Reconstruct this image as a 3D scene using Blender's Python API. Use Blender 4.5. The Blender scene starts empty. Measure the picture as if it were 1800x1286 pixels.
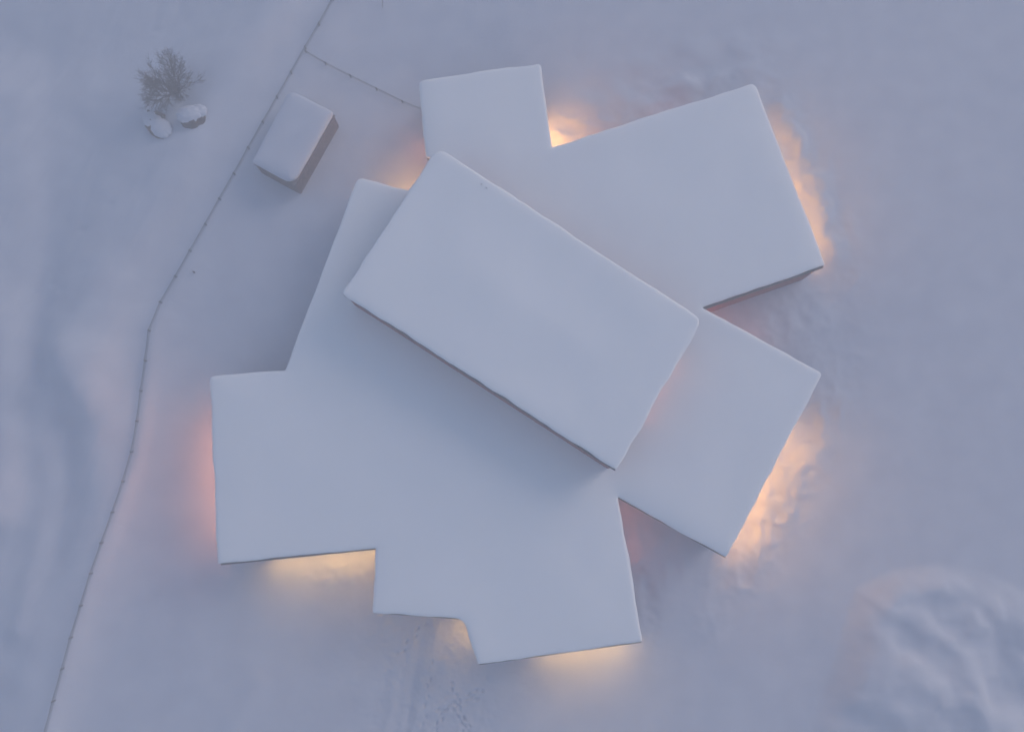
import bpy, bmesh, math, random
import numpy as np
from mathutils import Vector, Matrix, noise
from mathutils.geometry import delaunay_2d_cdt

random.seed(7)
rng = np.random.default_rng(7)
scn = bpy.context.scene
col = scn.collection

# ------------------------------------------------------------------ camera
F = 1300.0                      # focal length in photograph pixels (1800 wide)
CX, CY = 900.0, 643.0
TH = math.atan2(215.0, F)
CAMH = 76.0
cam = bpy.data.cameras.new('camera')
cam.sensor_width = 36.0
cam.lens = 36.0 * F / 1800.0
cam.clip_end = 2000
camo = bpy.data.objects.new('camera', cam)
camo.location = (0, 0, CAMH)
camo.rotation_euler = (TH, 0, 0)
col.objects.link(camo)
scn.camera = camo
ct, st = math.cos(TH), math.sin(TH)

# ------------------------------------------------------------------ sky, sun, exposure
SUN_EL, SUN_AZ = math.radians(19), math.radians(55)     # azimuth from +Y towards +X
world = bpy.data.worlds.new('World')
scn.world = world
world.use_nodes = True
nt = world.node_tree
nt.nodes.clear()
sky = nt.nodes.new('ShaderNodeTexSky')
sky.sky_type = 'NISHITA'
sky.sun_disc = False
sky.sun_elevation = SUN_EL
sky.sun_rotation = SUN_AZ
sky.air_density = 1.0
sky.dust_density = 1.2
sky.ozone_density = 2.5
hs = nt.nodes.new('ShaderNodeHueSaturation')
hs.inputs['Saturation'].default_value = 1.22
bg = nt.nodes.new('ShaderNodeBackground')
bg.inputs['Strength'].default_value = 0.10
wo = nt.nodes.new('ShaderNodeOutputWorld')
nt.links.new(sky.outputs[0], hs.inputs['Color'])
nt.links.new(hs.outputs[0], bg.inputs[0])
nt.links.new(bg.outputs[0], wo.inputs[0])

sl = bpy.data.lights.new('sun', 'SUN')
sl.energy = 2.0
sl.angle = math.radians(35)
sl.color = (1.0, 0.83, 0.78)
so = bpy.data.objects.new('sun', sl)
col.objects.link(so)
sd = Vector((math.sin(SUN_AZ) * math.cos(SUN_EL), math.cos(SUN_AZ) * math.cos(SUN_EL), math.sin(SUN_EL)))
so.rotation_euler = sd.to_track_quat('Z', 'Y').to_euler()
so.location = sd * 300

scn.view_settings.view_transform = 'Standard'
scn.view_settings.look = 'None'
scn.view_settings.exposure = 0.56
scn.view_settings.gamma = 1.0
scn.view_settings.use_curve_mapping = False
cy = scn.cycles
cy.use_denoising = True
cy.use_adaptive_sampling = False
cy.max_bounces = 6
cy.diffuse_bounces = 3
cy.glossy_bounces = 2
cy.volume_bounces = 2
cy.sample_clamp_indirect = 4
WIN = 21.0                       # radiance of a lit pane

# ------------------------------------------------------------------ helpers
def ray(u, v):
    x, y, z = (u - CX) / F, -(v - CY) / F, -1.0
    return x, y * ct - z * st, y * st + z * ct

def at(u, v, z=0.0):
    x, y, w = ray(u, v)
    t = (z - CAMH) / w
    return Vector((x * t, y * t, z))

def proj(X, Y, Z):
    "world -> photograph pixels (arrays)"
    dz = Z - CAMH
    yc = Y * ct + dz * st
    zc = -Y * st + dz * ct
    return CX + F * X / -zc, CY - F * yc / -zc

def tag(o, label=None, cat=None, group=None, kind=None):
    if label: o['label'] = label
    if cat: o['category'] = cat
    if group: o['group'] = group
    if kind: o['kind'] = kind
    return o

def empty(name, loc, rz=0.0):
    o = bpy.data.objects.new(name, None)
    o.location = loc
    o.rotation_euler = (0, 0, rz)
    o.empty_display_size = 0.3
    col.objects.link(o)
    return o

def link(name, me, mat, parent=None, smooth=False):
    if mat: me.materials.append(mat)
    if smooth:
        me.polygons.foreach_set('use_smooth', [True] * len(me.polygons))
    o = bpy.data.objects.new(name, me)
    col.objects.link(o)
    if parent:
        o.parent = parent
        o.matrix_parent_inverse = Matrix.Identity(4)
    return o

class MB:
    "collects shapes (world space) and builds ONE mesh, relative to an origin"
    def __init__(s): s.v, s.f = [], []
    def box(s, c, sx, sy, sz, rz=0.0):
        ca, sa = math.cos(rz), math.sin(rz)
        n = len(s.v)
        for k in (-.5, .5):
            for a, b in ((-.5, -.5), (.5, -.5), (.5, .5), (-.5, .5)):
                x, y = a * sx, b * sy
                s.v.append((c[0] + x * ca - y * sa, c[1] + x * sa + y * ca, c[2] + k * sz))
        s.f += [(n, n+3, n+2, n+1), (n+4, n+5, n+6, n+7)]
        for i in range(4):
            j = (i + 1) % 4
            s.f.append((n+i, n+j, n+4+j, n+4+i))
    def tube(s, pts, rs, seg=6):
        n0 = len(s.v)
        up = Vector((0.13, 0.27, 0.95))
        for i, p in enumerate(pts):
            p = Vector(p)
            a = Vector(pts[max(0, i-1)]); b = Vector(pts[min(len(pts)-1, i+1)])
            d = (b - a)
            d = d.normalized() if d.length > 1e-9 else Vector((0, 0, 1))
            r = d.cross(up)
            if r.length < 0.05: r = d.cross(Vector((1, 0, 0)))
            r.normalize(); q = d.cross(r)
            for k in range(seg):
                t = 2 * math.pi * k / seg
                s.v.append(tuple(p + (r * math.cos(t) + q * math.sin(t)) * rs[i]))
        for i in range(len(pts) - 1):
            for k in range(seg):
                k2 = (k + 1) % seg
                a = n0 + i * seg
                s.f.append((a+k, a+k2, a+seg+k2, a+seg+k))
        s.f.append(tuple(n0 + k for k in range(seg))[::-1])
        e = n0 + (len(pts) - 1) * seg
        s.f.append(tuple(e + k for k in range(seg)))
    def build(s, name, mat, parent=None, smooth=False, org=(0, 0, 0), frame=None):
        me = bpy.data.meshes.new(name)
        if frame is not None:
            inv = frame.inverted()
            vs = [tuple(inv @ Vector(p)) for p in s.v]
        else:
            vs = [(a - org[0], b - org[1], c - org[2]) for a, b, c in s.v]
        me.from_pydata(vs, [], s.f)
        me.update()
        return link(name, me, mat, parent, smooth)

# ------------------------------------------------------------------ materials
def mat_base(name, rough=0.8):
    m = bpy.data.materials.new(name)
    m.use_nodes = True
    b = m.node_tree.nodes['Principled BSDF']
    b.inputs['Roughness'].default_value = rough
    b.inputs['Specular IOR Level'].default_value = 0.2
    return m, m.node_tree, b

def mat_noise(name, c1, c2, scale=3.0, rough=0.8, bump=0.0, bscale=30.0, bdist=0.02, detail=5, stretch=None):
    m, t, b = mat_base(name, rough)
    g = t.nodes.new('ShaderNodeNewGeometry')
    mp = t.nodes.new('ShaderNodeMapping')
    t.links.new(g.outputs['Position'], mp.inputs[0])
    if stretch: mp.inputs['Scale'].default_value = stretch
    n = t.nodes.new('ShaderNodeTexNoise')
    n.inputs['Scale'].default_value = scale
    n.inputs['Detail'].default_value = detail
    t.links.new(mp.outputs[0], n.inputs['Vector'])
    r = t.nodes.new('ShaderNodeValToRGB')
    r.color_ramp.elements[0].position = 0.3
    r.color_ramp.elements[1].position = 0.7
    r.color_ramp.elements[0].color = (*c1, 1)
    r.color_ramp.elements[1].color = (*c2, 1)
    t.links.new(n.outputs[0], r.inputs[0])
    t.links.new(r.outputs[0], b.inputs['Base Color'])
    if bump:
        n2 = t.nodes.new('ShaderNodeTexNoise')
        n2.inputs['Scale'].default_value = bscale
        n2.inputs['Detail'].default_value = 6
        t.links.new(mp.outputs[0], n2.inputs['Vector'])
        bp = t.nodes.new('ShaderNodeBump')
        bp.inputs['Strength'].default_value = bump
        bp.inputs['Distance'].default_value = bdist
        t.links.new(n2.outputs[0], bp.inputs['Height'])
        t.links.new(bp.outputs[0], b.inputs['Normal'])
    return m

def mat_emit(name, colr, s):
    m = bpy.data.materials.new(name)
    m.use_nodes = True
    t = m.node_tree
    t.nodes.clear()
    e = t.nodes.new('ShaderNodeEmission')
    e.inputs[0].default_value = (*colr, 1)
    e.inputs[1].default_value = s
    g = t.nodes.new('ShaderNodeNewGeometry')
    n = t.nodes.new('ShaderNodeTexNoise')
    n.inputs['Scale'].default_value = 1.6
    mr = t.nodes.new('ShaderNodeMapRange')
    mr.inputs['To Min'].default_value = 0.55 * s
    mr.inputs['To Max'].default_value = 1.45 * s
    t.links.new(g.outputs['Position'], n.inputs['Vector'])
    t.links.new(n.outputs[0], mr.inputs[0])
    t.links.new(mr.outputs[0], e.inputs[1])
    o = t.nodes.new('ShaderNodeOutputMaterial')
    t.links.new(e.outputs[0], o.inputs[0])
    return m

M_SNOW = mat_noise('snow', (0.54, 0.57, 0.64), (0.61, 0.635, 0.695), 0.35, 0.9, 0.25, 3.0, 0.02)  # dimming by low fog put into the colour: darker, bluer than roof snow
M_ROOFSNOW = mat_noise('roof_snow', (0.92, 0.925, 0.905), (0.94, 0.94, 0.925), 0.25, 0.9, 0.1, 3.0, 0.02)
M_FLASH = mat_noise('flashing', (0.035, 0.033, 0.04), (0.07, 0.06, 0.065), 4, 0.5, 0.2)
M_WALL = mat_noise('wall_paint', (0.22, 0.055, 0.055), (0.30, 0.085, 0.08), 2.5, 0.8, 0.3, 12)
M_TRIM = mat_noise('window_trim', (0.5, 0.5, 0.5), (0.6, 0.6, 0.6), 6, 0.6)
M_SHED = mat_noise('shed_boards', (0.07, 0.05, 0.055), (0.26, 0.19, 0.19), 5.0, 0.85, 0.4, 9, 0.02, stretch=(2, 2, 0.3))
M_BARK = mat_noise('bark', (0.035, 0.018, 0.026), (0.07, 0.042, 0.052), 9, 0.9, 0.4, 30)
M_ROCK = mat_noise('rock', (0.05, 0.036, 0.036), (0.13, 0.085, 0.08), 3.5, 0.9, 0.8, 9, 0.05)
M_STEEL = mat_noise('fence_steel', (0.08, 0.085, 0.095), (0.12, 0.125, 0.135), 6, 0.6)
WARM = (1.0, 0.47, 0.14)
YEL = (1.0, 0.56, 0.17)
RED = (1.0, 0.36, 0.17)
M_LIT = {'warm': mat_emit('lit_pane_warm', WARM, WIN),
         'yellow': mat_emit('lit_pane_yellow', YEL, WIN * 0.70),
         'red': mat_emit('lit_pane_red', RED, WIN * 0.72),
         'dim': mat_emit('lit_pane_dim', (1.0, 0.27, 0.16), WIN * 0.22),
         'faint': mat_emit('lit_pane_faint', (1.0, 0.27, 0.16), WIN * 0.10)}

# ------------------------------------------------------------------ layout data (photograph pixels)
FENCE = [(640, -95), (613, -45), (586, 1), (562, 45), (538, 86), (513, 130), (488.7, 173), (463.8, 217), (438.4, 262),
         (413.5, 307), (388, 351), (363, 396), (336.5, 442), (311, 487), (284.5, 532.6), (264.3, 581.6),
         (258, 634), (250.4, 687), (243.5, 740.6), (234.2, 793.3), (218.6, 846), (200.6, 900), (181.4, 953),
         (162.3, 1007), (145, 1063), (127.5, 1119), (112.5, 1173.6), (96.8, 1230), (82, 1287), (66, 1345)]
FENCE2 = [(538, 93), (573, 114), (616.6, 136), (663, 159), (707.8, 181), (742, 195)]
LOW = [(737, 148), (948, 118), (968, 266), (1325, 152), (1448, 470), (1234, 545), (1443, 660), (1275, 980),
       (1084, 874), (1127, 1129), (843, 1168), (820, 1089), (659, 1077), (664, 965), (388, 993), (375, 665),
       (505, 653), (632, 317), (790, 360), (800, 300), (751, 279)]
HIGH = [(770, 265), (1230, 565), (1081, 827), (604, 519)]
ZL, ZH = 4.0, 8.0

# ------------------------------------------------------------------ ground height field
def fnoise(X, Y, scale, seed, octaves=4, gain=0.5):
    "value noise on arrays"
    out = np.zeros_like(X); amp = 1.0; tot = 0.0; fr = 1.0 / scale
    for o in range(octaves):
        r = np.random.default_rng(seed + o * 17)
        tab = r.random((256, 256)) * 2 - 1
        x = X * fr + 71.3 * (o + 1); y = Y * fr + 39.7 * (o + 1)
        xi = np.floor(x).astype(int); yi = np.floor(y).astype(int)
        fx = x - xi; fy = y - yi
        fx = fx * fx * fx * (fx * (fx * 6 - 15) + 10); fy = fy * fy * fy * (fy * (fy * 6 - 15) + 10)
        a = tab[xi % 256, yi % 256]; b = tab[(xi + 1) % 256, yi % 256]
        c = tab[xi % 256, (yi + 1) % 256]; d = tab[(xi + 1) % 256, (yi + 1) % 256]
        out += amp * ((a * (1 - fx) + b * fx) * (1 - fy) + (c * (1 - fx) + d * fx) * fy)
        tot += amp; amp *= gain; fr *= 2
    return out / tot

def polydist(U, V, pts):
    "distance to a polyline, signed: positive on its right in the picture when walking down it"
    best = np.full(U.shape, 1e9); sg = np.zeros(U.shape)
    for (x0, y0), (x1, y1) in zip(pts, pts[1:]):
        dx, dy = x1 - x0, y1 - y0
        L = dx * dx + dy * dy
        t = np.clip(((U - x0) * dx + (V - y0) * dy) / L, 0, 1)
        ex = U - (x0 + t * dx); ey = V - (y0 + t * dy)
        d = np.hypot(ex, ey)
        m = d < best
        best[m] = d[m]
        sg[m] = (dy * (U - x0) - dx * (V - y0))[m]
    return best * np.sign(sg)

def G(d, s): return np.exp(-0.5 * (d / s) ** 2)
def blob(U, V, u, v, su, sv, ang=0.0):
    a = math.radians(ang); x = U - u; y = V - v
    p = x * math.cos(a) + y * math.sin(a); q = -x * math.sin(a) + y * math.cos(a)
    return np.exp(-0.5 * ((p / su) ** 2 + (q / sv) ** 2))
def sstep(x, a, b):
    t = np.clip((x - a) / (b - a), 0, 1)
    return t * t * (3 - 2 * t)

_r = random.Random(3)
STEPS = []
def trail(u0, v0, u1, v1, n, w=3.0):
    for k in range(n):
        t = (k + _r.uniform(-.2, .2)) / (n - 1)
        s = w if k % 2 else -w
        L = math.hypot(u1 - u0, v1 - v0)
        STEPS.append((u0 + (u1 - u0) * t - (v1 - v0) / L * s, v0 + (v1 - v0) * t + (u1 - u0) / L * s,
                      math.degrees(math.atan2(v1 - v0, u1 - u0)), _r.uniform(.6, 1.1)))
trail(845, 1212, 795, 1240, 8); trail(838, 1226, 770, 1250, 8); trail(795, 1238, 830, 1292, 9, 4)
trail(812, 1262, 818, 1300, 6, 3); trail(758, 1160, 742, 1290, 9, 2); trail(792, 1200, 806, 1245, 5, 2)
trail(700, 1150, 745, 1095, 6, 3); trail(782, 1245, 760, 1292, 6, 3)

def ground_z(X, Y):
    X = np.asarray(X, float); Y = np.asarray(Y, float)
    U, V = proj(X, Y, np.zeros_like(X))
    z = 0.35 * fnoise(X, Y, 22, 11, 3) + 0.05 * fnoise(X, Y, 5, 31, 3)
    sd = polydist(U, V, FENCE)                      # px; negative = west side of the fence
    near = np.abs(sd)
    left = sstep(-sd, 5, 60)
    # trough along the fence, banked snow on its yard side
    z += -0.45 * G(sd + 26, 24) + 0.28 * G(sd - 12, 10) * sstep(V, 200, 800)
    # broad wind drifts on the road side
    def ridge(pts, amp, s):
        return amp * G(polydist(U, V, pts), s)
    z += ridge([(560, -80), (430, 90), (300, 330), (200, 470), (170, 620)], 1.9, 68)
    z += ridge([(10, 560), (15, 760), (0, 900)], 1.2, 28)
    z += ridge([(130, 640), (190, 740), (170, 900), (110, 1120), (60, 1290)], 1.6, 38)
    z += ridge([(70, 700), (90, 850), (40, 1100)], 0.55, 18)
    z += ridge([(70, 90), (72, 300), (62, 560)], -0.25, 20)
    z += ridge([(-40, 60), (120, 90), (260, 60), (420, -20)], -1.2, 50)
    z += ridge([(110, 230), (95, 420), (50, 560), (60, 640)], -0.6, 38)
    z += ridge([(95, 760), (120, 860), (100, 960)], -0.4, 26)
    z += left * (0.42 * fnoise(X, Y, 8, 51, 3, .4) + 0.13 * fnoise(X * 1.0 - Y * .45, (Y + X * .45) * .25, 2.6, 57, 3, .5))
    # small pits
    for (a, b) in ((200, 365), (112, 512), (95, 500), (150, 408), (268, 45)):
        z -= 0.12 * blob(U, V, a, b, 7, 4)
    # ploughed heap in the lower right corner
    edge = polydist(U, V, [(1405, 1330), (1450, 1220), (1490, 1080), (1505, 1035), (1570, 1003), (1650, 990), (1740, 1010), (1900, 1090)])
    heap = sstep(-edge, -6, 50) * sstep(U, 1380, 1440)
    A, B = math.cos(math.radians(-44)), math.sin(math.radians(-44))
    P = X * A + Y * B; Q = -X * B + Y * A
    wq = Q + 1.6 * fnoise(P, Q, 7, 61, 3)
    rd = fnoise(P * .55, Q + 1.2 * fnoise(P, Q, 9, 61, 1), 4.8, 67, 2, .4)
    z += heap * (1.2 + 1.35 * rd + 0.45 * fnoise(X, Y, 2.6, 71, 2, .5))
    # rough, slid-off snow along the walls
    lump = 0
    for (a, b, c, d, ang) in ((1420, 320, 130, 30, 68), (1385, 850, 150, 34, -62), (1010, 225, 60, 22, -18),
                               (1130, 620 + 380, 12, 90, -10), (600, 1010, 40, 12, -5)):
        lump = np.maximum(lump, blob(U, V, a, b, c, d, ang))
    r1 = np.sqrt(fnoise(X, Y, 2.4, 81, 3, .45) ** 2 + .004)
    lump = np.maximum(lump, 0.45 * blob(U, V, 1190, 165, 110, 22, -17))
    lump = np.maximum(lump, 0.5 * np.maximum(blob(U, V, 1380, 560, 80, 60, 30), blob(U, V, 1140, 960, 60, 60, 40)))
    z += lump * (0.42 * (0.5 - r1 * 1.6) + 0.06 * fnoise(X, Y, .6, 87, 2))
    # banks the light spills against, east of the two eastern wings
    z += ridge([(1372, 190), (1398, 235), (1428, 310), (1446, 380), (1462, 450)], 0.36, 13)
    z += ridge([(1475, 720), (1440, 800), (1380, 900), (1330, 985)], 0.12, 18)
    # drift streaks north of the north-east wing
    z += 0.40 * blob(U, V, 1190, 150, 130, 45, -17) * fnoise(X * .5 + Y, Y * .6 - X * .8, 2.6, 91, 2, .4)
    # snow banked against the building
    bd = None
    # sledge and snow machine tracks
    for pts, amp, s in (([(742, 1075), (738, 1130), (728, 1200), (712, 1300)], -0.20, 6), ([(765, 1085), (755, 1150), (742, 1220), (720, 1300)], 0.08, 7),
                        ([(704, 1080), (700, 1150), (690, 1230), (675, 1310)], 0.14, 8), ([(655, 1160), (640, 1220), (585, 1320)], 0.12, 12),
                        ([(715, 1080), (712, 1150), (700, 1230), (688, 1310)], -0.08, 6), ([(450, 1200), (420, 1260), (400, 1320)], 0.16, 14),
                        ([(405, 590), (470, 560), (530, 500)], -0.06, 40)):
        z += amp * G(polydist(U, V, pts), s) * sstep(V, 1060, 1130) if V.max() > 0 and pts[0][1] > 900 else amp * G(polydist(U, V, pts), s)
    tr = blob(U, V, 770, 1190, 90, 110)
    z += tr * 0.15 * fnoise(X, Y, .8, 95, 3)
    m = (U > 660) & (U < 880) & (V > 1070) & (V < 1330)
    if m.any():
        u, v = U[m], V[m]; zz = np.zeros(u.shape)
        for a, b, g, k in STEPS:
            zz -= 0.26 * k * blob(u, v, a, b, 2.6, 1.5, g) - 0.03 * blob(u, v, a, b + 3, 3.4, 2.0, g)
        z[m] += zz
    # scour hollow round the tree and the boulders
    z -= 0.35 * blob(U, V, 312, 170, 22, 18)
    z += 0.25 * blob(U, V, 300, 150, 60, 50)
    z -= 0.30 * blob(U, V, 345, 222, 26, 18) + 0.28 * blob(U, V, 288, 232, 26, 22)
    fade = sstep(np.hypot(X, Y), 75, 140)
    z = z * (1 - fade) + fade * 1.2 * fnoise(X, Y, 45, 101, 3)
    return z

def gz(u, v):
    p = at(u, v, 0.0)
    for _ in range(3):
        zz = float(ground_z(np.array([p.x]), np.array([p.y]))[0])
        p = at(u, v, zz)
    return p

def axis(lo, hi, step, fines, far):
    xs = [lo]
    while xs[-1] < hi:
        s = step
        for a, b, fs in fines:
            if a <= xs[-1] <= b: s = min(s, fs)
        xs.append(xs[-1] + s)
    s = step; x = xs[-1]
    while x < far:
        s *= 1.35; x += s; xs.append(x)
    s = step; x = xs[0]; pre = []
    while x > -far:
        s *= 1.35; x -= s; pre.append(x)
    return np.array(pre[::-1] + xs)

pa, pb = at(655, 1080), at(870, 1290)
xs = axis(-60, 60, 0.22, [(pa.x, pb.x, 0.10)], 260)
ys = axis(-45, 62, 0.22, [(pb.y - 2, pa.y, 0.10)], 260)
XX, YY = np.meshgrid(xs, ys)
ZZ = ground_z(XX, YY)
nx, ny = len(xs), len(ys)
me = bpy.data.meshes.new('snow_ground')
co = np.stack([XX.ravel(), YY.ravel(), ZZ.ravel()], 1).astype(np.float32)
idx = np.arange(nx * ny).reshape(ny, nx)
q = np.stack([idx[:-1, :-1], idx[:-1, 1:], idx[1:, 1:], idx[1:, :-1]], -1).reshape(-1, 4)
me.vertices.add(len(co)); me.vertices.foreach_set('co', co.ravel())
me.loops.add(q.size); me.loops.foreach_set('vertex_index', q.ravel().astype(np.int32))
me.polygons.add(len(q)); me.polygons.foreach_set('loop_start', np.arange(0, q.size, 4, dtype=np.int32))
me.polygons.foreach_set('use_smooth', np.ones(len(q), bool))
me.update(calc_edges=True)
me.validate()
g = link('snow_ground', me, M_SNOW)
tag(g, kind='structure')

# ------------------------------------------------------------------ polygons
def area(p): return 0.5 * sum(p[i][0] * p[(i+1) % len(p)][1] - p[(i+1) % len(p)][0] * p[i][1] for i in range(len(p)))

def offset(poly, offs):
    "move each edge outward by offs[i] (edge i = vertex i -> i+1); polygon clockwise"
    n = len(poly); out = []
    s = 1 if area(poly) < 0 else -1
    ln = []
    for i in range(n):
        a, b = poly[i], poly[(i+1) % n]
        dx, dy = b[0]-a[0], b[1]-a[1]; L = math.hypot(dx, dy)
        nx_, ny_ = -dy / L * s, dx / L * s
        ln.append((a[0] + nx_ * offs[i], a[1] + ny_ * offs[i], dx / L, dy / L))
    for i in range(n):
        x1, y1, a1, b1 = ln[i-1]; x2, y2, a2, b2 = ln[i]
        den = a1 * b2 - b1 * a2
        if abs(den) < 1e-5: out.append((x2, y2)); continue
        t = ((x2 - x1) * b2 - (y2 - y1) * a2) / den
        out.append((x1 + a1 * t, y1 + b1 * t))
    return out

def prism(name, poly, z0, z1, mat, parent):
    n = len(poly)
    me = bpy.data.meshes.new(name)
    vs = [(x, y, z0) for x, y in poly] + [(x, y, z1) for x, y in poly]
    ccw = area(poly) > 0
    top = tuple(range(n, 2*n)); bot = tuple(range(n))[::-1]
    fs = [top, bot] if ccw else [top[::-1], bot[::-1]]
    for i in range(n):
        j = (i+1) % n
        fs.append((i, j, n+j, n+i) if ccw else (j, i, n+i, n+j))
    me.from_pydata(vs, [], fs)
    me.update()
    return link(name, me, mat, parent)

def rounded(poly, rad):
    out = []
    n = len(poly)
    for i in range(n):
        p = Vector(poly[i]); a = Vector(poly[i-1]); b = Vector(poly[(i+1) % n])
        r = rad[i]
        va = (a - p); vb = (b - p)
        ra = min(r, va.length * .4); rb = min(r, vb.length * .4)
        A = p + va.normalized() * ra; B = p + vb.normalized() * rb
        for k in range(7):
            t = k / 6
            q = A * (1-t)**2 + p * 2*t*(1-t) + B * t*t
            out.append((q.x, q.y))
    return out

def resample(poly, step):
    out = []
    n = len(poly)
    for i in range(n):
        a, b = Vector(poly[i]), Vector(poly[(i+1) % n])
        L = (b - a).length
        m = max(1, int(L / step))
        for k in range(m):
            q = a.lerp(b, k / m)
            if not out or (q - Vector(out[-1])).length > 0.02: out.append((q.x, q.y))
    return out

def segdist(px, py, a, b):
    dx, dy = b[0]-a[0], b[1]-a[1]
    t = np.clip(((px-a[0])*dx + (py-a[1])*dy) / (dx*dx + dy*dy), 0, 1)
    return np.hypot(px - (a[0]+t*dx), py - (a[1]+t*dy))

def inside(px, py, poly):
    c = np.zeros(px.shape, bool)
    n = len(poly)
    for i in range(n):
        x0, y0 = poly[i]; x1, y1 = poly[(i+1) % n]
        if y0 == y1: continue
        m = ((y0 > py) != (y1 > py)) & (px < (x1-x0) * (py-y0) / (y1-y0) + x0)
        c ^= m
    return c

def snow_slab(name, poly, zdeck, T, offs, R, rad, parent, seed, wav=0.05, step=0.35, grid=0.7, tilt=(0, 0), extra=None, mat=None):
    base = offset(poly, offs)
    ring = resample(rounded(base, rad), step)
    r = np.array(ring); n = len(r)
    tn = np.roll(r, -1, 0) - np.roll(r, 1, 0)
    tn /= np.hypot(tn[:, 0], tn[:, 1])[:, None] + 1e-9
    s = 1 if area(poly) < 0 else -1
    nrm = np.stack([-tn[:, 1], tn[:, 0]], 1) * s
    w = wav * (fnoise(r[:, 0], r[:, 1], 2.4, seed, 3) * 1.4)
    r = r + nrm * w[:, None]
    ring = [tuple(p) for p in r]
    pts = list(ring)
    def dmin(px, py):
        d = np.full(px.shape, 1e9)
        for i in range(n): d = np.minimum(d, segdist(px, py, ring[i], ring[(i+1) % n]))
        return d
    for ins in (0.07, 0.16, 0.3, 0.5, 0.8, 1.2, 1.7, 2.3):
        q = r - nrm * ins
        ok = inside(q[:, 0], q[:, 1], ring) & (dmin(q[:, 0], q[:, 1]) > ins * 0.93)
        st_ = 1 if ins < .6 else 2
        pts += [tuple(p) for p in q[ok][::st_]]
    gx = np.arange(r[:, 0].min(), r[:, 0].max(), grid); gy = np.arange(r[:, 1].min(), r[:, 1].max(), grid)
    a, b = np.meshgrid(gx, gy); a = a.ravel() + rng.uniform(-.1, .1, a.size); b = b.ravel() + rng.uniform(-.1, .1, b.size)
    m = inside(a, b, ring); a, b = a[m], b[m]
    m = dmin(a, b) > 2.5; a, b = a[m], b[m]
    pts += list(zip(a, b))
    vs, es, fs, *_ = delaunay_2d_cdt([Vector(p) for p in pts], [(i, (i+1) % n) for i in range(n)], [], 1, 1e-5)
    V_ = np.array([tuple(v) for v in vs])
    px, py = V_[:, 0], V_[:, 1]
    h = np.full(px.shape, 9.0)
    for i in range(len(base)):
        d = segdist(px, py, base[i], base[(i+1) % len(base)])
        k = np.clip(d / R[i], 0, 1)
        a0 = .78 if R[i] < 2 else .5
        h = np.minimum(h, a0 + (1 - a0) * np.sqrt(np.clip(1 - (1 - k)**2.2, 0, 1)))
    d = dmin(px, py)
    h = np.where(d < 0.3, h - (1 - np.sqrt(np.clip(1 - (1 - d/0.3)**2, 0, 1))) * 0.10, h)
    z = zdeck + T * h + sstep(d, 0.2, 3) * (0.17 * fnoise(px, py, 8, seed+3, 3, .4)) + sstep(d, 4, 9) * 0.12
    z += (px - px.mean()) * tilt[0] + (py - py.mean()) * tilt[1]
    if extra is not None: z += extra(px, py, d)
    verts = [(x, y, zz) for x, y, zz in zip(px, py, z)]
    faces = [tuple(f) if area([V_[i] for i in f]) > 0 else tuple(f)[::-1] for f in fs]
    # skirt from the rim down to the deck
    rim = []
    for i in range(n):
        k = int(np.argmin((px - ring[i][0])**2 + (py - ring[i][1])**2)); rim.append(k)
    n0 = len(verts)
    for i in range(n):
        k = rim[i]
        verts.append((px[k] - nrm[i, 0]*.0, py[k], z[k] - (z[k]-zdeck)*.5))
    for i in range(n):
        k = rim[i]
        verts.append((px[k] - nrm[i, 0]*.16, py[k] - nrm[i, 1]*.16, zdeck + 0.005))
    for i in range(n):
        j = (i+1) % n
        for A, B, C, D in ((rim[i], rim[j], n0+j, n0+i), (n0+i, n0+j, n0+n+j, n0+n+i)):
            faces.append((A, B, C, D) if s == 1 else (B, A, D, C))
    me = bpy.data.meshes.new(name)
    me.from_pydata(verts, [], faces)
    me.update()
    return link(name, me, mat or M_ROOFSNOW, parent, True)

# ------------------------------------------------------------------ the school building
low = [tuple(at(u, v, ZL + .15).xy) for u, v in LOW]
high = [tuple(at(u, v, ZH + .15).xy) for u, v in HIGH]
school = empty('school_building', (0, 0, 0))
tag(school, 'large school of angular wings under thick snow with a raised long hall, windows glowing', 'building')
EAVE = 0.55
EAVES = [EAVE] * 21
EAVES[4] = 0.10; EAVES[8] = 0.35; EAVES[8] = 0.3
lw = offset(low, [-e for e in EAVES])
hw = offset(high, [-0.35, -0.35, -0.10, -0.35])
prism('wall', lw, -2.0, ZL - .16, M_WALL, school)
prism('wall', hw, -2.0, ZH - .16, M_WALL, school)
roof_low = prism('roof', low, ZL - .15, ZL + .10, M_FLASH, school)
roof_high = prism('roof', high, ZH - .15, ZH + .10, M_FLASH, school)
roof_low['label'] = 'low wing roof with dark flashing edge'
roof_high['label'] = 'raised hall roof with dark flashing edge'
#        0    1    2    3    4     5    6     7     8    9    10   11    12   13   14   15   16   17   18   19   20
lo_off = [.16, .12, .14, .10, -.16, .14, -.08, -.05, .10, -.15, .10, -.13, .10, -.15, .14, .10, .14, .14, 0, 0, .10]
lo_R =  [1.0, 1.2, 1.0, 2.6, 1.2, 0.8, 0.9, 2.2, 0.7, 1.8, 1.2, 1.3, 1.4, 1.2, 1.3, 1.0, 1.0, 1.6, 1, 1, 2.6]
lo_rad = [.7, .5, .2, .8, .15, .12, .5, .12, .12, .35, .12, .8, .12, .15, .12, .5, .15, .8, .2, .2, .3]
def corn(px, py, d):
    return 0.0
snow_slab('snow_cover', low, ZL + .10, 0.62, lo_off, lo_R, lo_rad, roof_low, 200, wav=.09, extra=None)
snow_slab('snow_cover', high, ZH + .10, 0.60, [.16, .06, -.05, .10], [0.9, 0.9, 1.6, 1.2], [1.4, .9, .12, .5], roof_high, 300, wav=.11)

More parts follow.
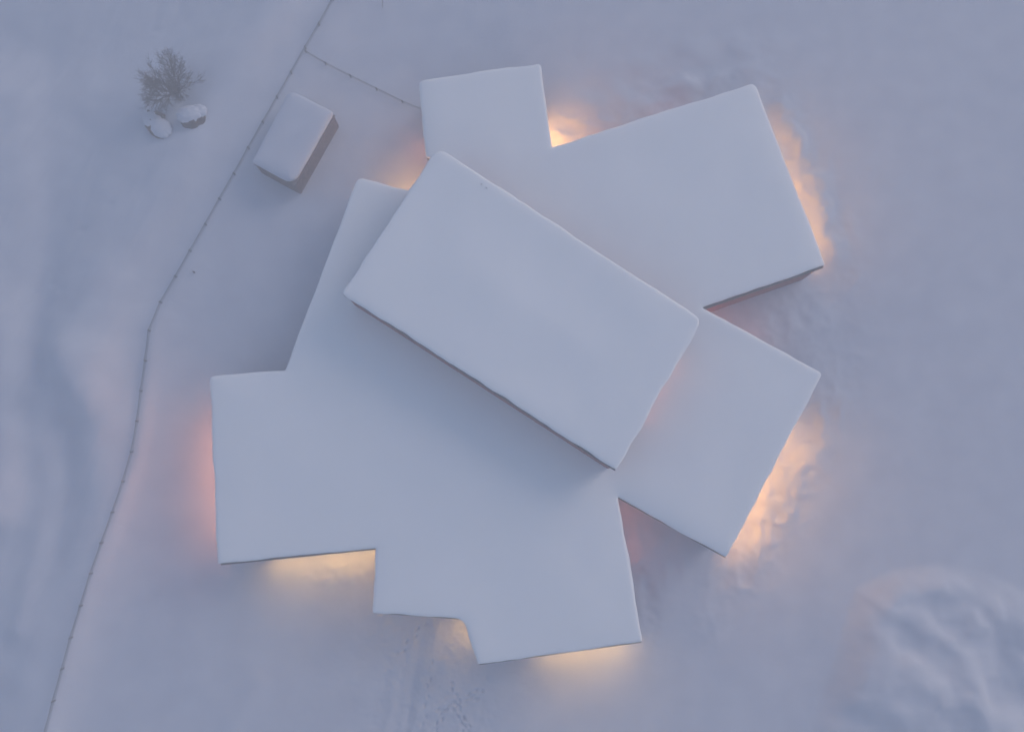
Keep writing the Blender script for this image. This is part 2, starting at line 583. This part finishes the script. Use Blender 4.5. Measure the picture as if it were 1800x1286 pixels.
# wall battens
def battens(poly, z0, z1, step, skip):
    mb = MB()
    n = len(poly); s = 1 if area(poly) < 0 else -1
    for i in range(n):
        a, b = Vector(poly[i]), Vector(poly[(i+1) % n]); d = b - a; L = d.length; d.normalize()
        nr = Vector((-d.y, d.x)) * s
        m = int(L / step)
        for k in range(1, m):
            x = k * L / m
            if any(e == i and t0 - .1 < x < t1 + .1 for e, t0, t1 in skip): continue
            p = a + d * x + nr * .02
            mb.box((p.x, p.y, (z0+z1)/2), .05, .04, z1-z0, math.atan2(d.y, d.x))
    return mb

#  edge, t from, t to, windows, kind, sill height
WINS = [(1, .42, .97, 3, 'warm'), (2, .02, .12, 1, 'warm'), (2, .20, .36, 1, 'dim'), (3, .10, .40, 2, 'warm'), (3, .42, .68, 2, 'warm'), (3, .70, .93, 2, 'warm'),
        (6, .20, .45, 2, 'warm'), (6, .48, .72, 2, 'warm'), (6, .74, .96, 2, 'warm'), (14, .08, .85, 5, 'red'),
        (13, .03, .80, 5, 'yellow'), (10, .25, .85, 1, 'yellow'), (9, .02, .62, 4, 'yellow'),
        (5, .04, .62, 2, 'dim'), (17, .28, .46, 1, 'yellow'), (8, .05, .60, 2, 'dim'), (2, .48, .85, 1, 'dim'), (20, .1, .6, 1, 'dim')]  # some of the dim red windows are added to redden snow in the recesses
skip = []
def window(p, d, nr, kind, w=1.5, h=1.35, sill=1.35):
    rz = math.atan2(d.y, d.x)
    fr = MB()
    c = lambda x, z, o: (p.x + d.x*x + nr.x*o, p.y + d.y*x + nr.y*o, z)
    fr.box(c(0, sill, .06), w + .16, .16, .08, rz)
    fr.box(c(0, sill + h, .05), w + .16, .12, .08, rz)
    for x in (-w/2 - .04, w/2 + .04): fr.box(c(x, sill + h/2, .05), .08, .12, h - .08, rz)
    fr.box(c(0, sill + h/2, .045), .06, .08, h - .08, rz)
    f = fr.build('window', M_TRIM, school)
    for x in (-w/4, w/4):
        m = MB(); m.box(c(x, sill + h/2, .02), w/2 - .07, .03, h - .09, rz)
        m.build('pane', M_LIT[kind], f)
n = len(lw)
for e, t0, t1, cnt, kind in WINS:
    a, b = Vector(lw[e]), Vector(lw[(e+1) % n]); d = b - a; L = d.length; d.normalize()
    s = 1 if area(lw) < 0 else -1
    nr = Vector((-d.y, d.x)) * s
    for k in range(cnt):
        t = t0 + (t1 - t0) * (k + .5) / cnt
        skip.append((e, t*L - .9, t*L + .9))
        if e in (13, 9): window(a + d * t * L, d, nr, kind, h=1.1, sill=1.0)
        elif e == 3: window(a + d * t * L, d, nr, kind, h=1.15, sill=1.15)
        else: window(a + d * t * L, d, nr, kind)
# one window of the hall looks straight out over the yard
a, b = Vector(hw[3]), Vector(hw[0]); d = b - a; L = d.length; d.normalize(); nr = Vector((-d.y, d.x)) * (1 if area(hw) < 0 else -1)
pw = at(724, 322, 3).xy
t = (pw - a).dot(d)
window(a + d * t, d, nr, 'warm', w=1.6, h=2.0, sill=2.2)
tag(battens(lw, 0, ZL - .2, .45, skip).build('cladding', M_WALL, school), kind='stuff')
tag(battens(hw, 4.2, ZH - .2, .45, []).build('cladding', M_WALL, school), kind='stuff')
a, b = Vector(hw[1]), Vector(hw[2]); d = b - a; L = d.length; d.normalize(); nr = Vector((-d.y, d.x)) * (1 if area(hw) < 0 else -1)
for t in (.25, .42, .59): window(a + d * t * L, d, nr, 'faint', w=1.6, h=.7, sill=5.4)
# two vent pipes poking out of the hall snow
for u, v in ((846.5, 323.5), (855, 330)):
    p = at(u, v, ZH + .75)
    mb = MB(); mb.tube([(p.x, p.y, ZH + .1), (p.x, p.y, ZH + .80)], [.05, .05], 8)
    mb.build('vent_pipe', M_STEEL, school)

# ------------------------------------------------------------------ shed
SH = [(508, 165), (586, 199), (515, 322), (447, 288)]       # eave corners
shz = 2.45
sp = [tuple(at(u, v, shz).xy) for u, v in [(512, 163), (589, 203), (518, 327), (446.5, 289)]]
cx = sum(p[0] for p in sp)/4; cyy = sum(p[1] for p in sp)/4
shed = empty('garden_shed', (cx, cyy, 0))
tag(shed, 'small grey boarded shed with a thick rounded snow cap beside the long fence', 'shed')
spl = [(x - cx, y - cyy) for x, y in sp]
wl = offset(spl, [-.10]*4)
prism('wall', wl, -1.2, shz - .1, M_SHED, shed)
rf = prism('roof', spl, shz - .1, shz - .02, M_SHED, shed)
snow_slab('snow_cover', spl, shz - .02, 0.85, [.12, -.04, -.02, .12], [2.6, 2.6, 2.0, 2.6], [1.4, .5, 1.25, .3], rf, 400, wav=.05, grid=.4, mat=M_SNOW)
mb = MB()
for i in range(4):
    a, b = Vector(wl[i]), Vector(wl[(i+1) % 4]); d = b - a; L = d.length; d.normalize()
    nr = Vector((-d.y, d.x)) * (1 if area(wl) < 0 else -1)
    m = int(L / .24)
    for k in range(m):
        x = (k + .5) * L / m
        p = a + d * x + nr * (.02 + random.uniform(-.006, .008))
        mb.box((p.x, p.y, shz/2 - .5), .12, .09, shz + .78, math.atan2(d.y, d.x))
tag(mb.build('cladding', M_SHED, shed), kind='stuff')

# ------------------------------------------------------------------ fences
def fence(pts, label, h=0.50):
    P = [gz(u, v) for u, v in pts]
    org = P[0].copy()
    root = empty('wire_fence', org)
    tag(root, label, 'fence')
    rail = MB(); mesh = MB()
    for i, p in enumerate(P):
        b = MB()
        jx, jy = random.uniform(-.03, .03), random.uniform(-.03, .03)
        b.tube([(p.x, p.y, p.z - .6), (p.x + jx, p.y + jy, p.z + h + .06)], [.065, .065], 8)
        b.tube([(p.x + jx, p.y + jy, p.z + h + .06), (p.x + jx, p.y + jy, p.z + h + .12)], [.08, .06], 8)
        b.build('post', M_STEEL, root, org=org)
    for p, q in zip(P, P[1:]):
        L = (q - p).length; d = (q - p) / L
        mid = (p + q) / 2
        z0 = float(ground_z(np.array([mid.x]), np.array([mid.y]))[0])
        up = Vector((0, 0, h))
        rail.tube([p + up, mid + up + Vector((0, 0, -.03)), q + up], [.022, .02, .022], 5)
        for hh in (.12, .25, .38): mesh.tube([p + Vector((0, 0, hh)), q + Vector((0, 0, hh))], [.009, .009], 3)
        m = int(L / .14)
        for k in range(1, m):
            a = p.lerp(q, k / m); a2 = p.lerp(q, min(1, (k + .9) / m))
            mesh.tube([a + Vector((0, 0, -.5)), a + Vector((0, 0, h))], [.007, .007], 3)
    rail.build('rail', M_STEEL, root, org=org)
    tag(mesh.build('wire_mesh', M_STEEL, root, org=org), kind='stuff')
fence(FENCE, 'long bending wire fence half buried in snow, running from top edge to lower left corner')
fence(FENCE2, 'short straight wire fence from the long fence to the snowy school wing')

# ------------------------------------------------------------------ stakes
def stake(u, v, du, dv, h, label, r=.05):
    p = gz(u, v)
    o = empty('stake', p)
    o2 = MB(); o2.tube([(p.x, p.y, p.z - .4), (p.x + du, p.y + dv, p.z + h)], [r, r * .8], 7)
    col.objects.unlink(o); bpy.data.objects.remove(o)
    s = o2.build('stake', M_BARK, None, org=p)
    s.location = p
    tag(s, label, 'stake')
stake(342, 479, -.02, .02, .35, 'short dark stake standing alone in the yard snow beside the long fence', .085)
stake(672, 17, .12, .75, .9, 'thin leaning stake in open snow at the top edge of the photo', .035)

# ------------------------------------------------------------------ boulders with snow caps
def rocky(name, u, v, dims, rz, seed, label, cap, knobs=()):
    p = gz(u, v)
    root = empty(name, (p.x, p.y, p.z), rz)
    tag(root, label, 'boulder', 'snow-capped boulders below the bare tree')
    def body(sc, seed, zo, amp, cut=None, squash=1.0, off=(0, 0)):
        bm = bmesh.new()
        bmesh.ops.create_icosphere(bm, subdivisions=5, radius=1)
        for w in bm.verts:
            c = w.co.copy()
            k = 1 + amp * noise.fractal(c * 1.5 + Vector((seed, 0, 0)), 1.0, 2.0, 4)
            w.co = Vector((c.x * sc[0] * k + off[0], c.y * sc[1] * k + off[1], c.z * sc[2] * k + zo))
        me = bpy.data.meshes.new(name); bm.to_mesh(me); bm.free()
        return me
    link('rock', body(dims, seed, 0.05, .14), M_ROCK, root, True)
    for i, (cdx, cdy, csx, csy, csz, cz) in enumerate(cap):
        bm = bmesh.new()
        bmesh.ops.create_icosphere(bm, subdivisions=5, radius=1)
        for w in bm.verts:
            c = w.co.copy()
            th = math.atan2(c.y, c.x)
            k = 1 + .05 * noise.noise(Vector((math.cos(th)*2.8, math.sin(th)*2.8, seed+i))) + .03 * math.sin(th * 11 + seed) * (1 - abs(c.z))
            zz = c.z if c.z > 0 else c.z * .35
            w.co = Vector((c.x * csx * k + cdx, c.y * csy * k + cdy, zz * csz + cz + .03 * noise.noise(c * 3)))
        me = bpy.data.meshes.new('snow_cap'); bm.to_mesh(me); bm.free()
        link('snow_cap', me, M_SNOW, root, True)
    for kx, ky, kz, kr in knobs:
        bm = bmesh.new(); bmesh.ops.create_icosphere(bm, subdivisions=3, radius=kr)
        for w in bm.verts: w.co = w.co * (1 + .25 * noise.noise(w.co * 6)) + Vector((kx, ky, kz))
        me = bpy.data.meshes.new('rock'); bm.to_mesh(me); bm.free()
        link('rock', me, M_ROCK, root, True)
rocky('boulder', 340, 211, (1.36, 1.05, .90), .15, 1.0, 'dark reddish boulder under a scalloped snow cap, right of the other boulder',
      [(-.18, .34, 1.32, 1.02, .45, .62), (.62, .62, 1.1, .85, .35, .45)])
rocky('boulder', 279, 225, (1.95, 1.05, .85), -.75, 5.0, 'long snow-covered boulder with dark knobs showing, left of the reddish boulder',
      [(.62, .16, 1.32, 1.02, .42, .60), (-.62, .08, 1.30, .92, .36, .52)], [(-.85, .95, .30, .42), (-.55, 1.15, .22, .34), (-1.15, 1.02, .30, .30), (-1.95, .55, .45, .14)])

# ------------------------------------------------------------------ bare tree
tp = gz(311, 170)
tree = empty('bare_tree', tp)
tag(tree, 'bare leafless tree with spreading dark branches above the two boulders', 'tree')
tb, lb, cb = MB(), [], MB()
_t = random.Random(21)
def grow(mb, p, d, L, r, lvl):
    n_ = 5
    pts = [p.copy()]; rs = [r]
    q = p.copy(); dd = d.copy()
    for k in range(n_):
        dd = (dd + Vector((_t.gauss(0, .10), _t.gauss(0, .10), _t.gauss(0, .06) + .03))).normalized()
        q = q + dd * L / n_
        pts.append(q.copy()); rs.append(max(.010, r * (1 - .62 * (k+1)/n_)))
    mb.tube(pts, rs, 6 if lvl < 2 else 3)
    if lvl >= 3: return
    kids = (8, 7, 6)[lvl]
    for k in range(kids):
        f = _t.uniform(.25, .98) * n_ if k else n_ - .01
        t = int(f); org_ = pts[t].lerp(pts[t + 1], f - t)
        ax = Vector((_t.gauss(0, 1), _t.gauss(0, 1), _t.gauss(0, .6))).normalized()
        nd = (dd + ax * (_t.uniform(.7, 1.3) if lvl == 0 else _t.uniform(.4, .9))).normalized()
        nd.z = max(nd.z, -.05); nd.normalize()
        grow(cb if lvl >= 1 else mb, org_, nd, L * _t.uniform(.42, .70), rs[t] * .66, lvl + 1)
tb.tube([(0, 0, -.6), (.02, 0, .1), (-.02, .03, .45), (0, .05, .8)], [.20, .17, .15, .12], 9)
tb.build('trunk', M_BARK, tree, True)
for k in range(13):
    a = k / 13 * 2 * math.pi + _t.uniform(-.2, .2)
    el = _t.uniform(.35, 1.25)
    d = Vector((math.cos(a) * math.cos(el), math.sin(a) * math.cos(el), math.sin(el)))
    L = _t.uniform(1.9, 2.7) * (.8 if (math.sin(a) < -.2 and math.cos(a) > 0) else 1.0)
    m = MB(); grow(m, Vector((0, .03, _t.uniform(.25, .7))), d, L, .075, 0)
    m.build('branch', M_BARK, tree, True)
cb.build('crown', M_BARK, tree)

# ------------------------------------------------------------------ haze
mb = MB()
mb.box((0, 0, 39.0), 560, 560, 86)
hz = bpy.data.materials.new('haze')
hz.use_nodes = True
t = hz.node_tree
t.nodes.clear()
pv = t.nodes.new('ShaderNodeVolumePrincipled')
pv.inputs['Color'].default_value = (0.90, 0.93, 0.97, 1)
pv.inputs['Density'].default_value = 0.0054
pv.inputs['Anisotropy'].default_value = 0.0
om = t.nodes.new('ShaderNodeOutputMaterial')
t.links.new(pv.outputs[0], om.inputs['Volume'])
ho = mb.build('haze', hz)
tag(ho, kind='stuff')
print('tris', sum(len(o.data.polygons) for o in scn.objects if o.type == 'MESH'))
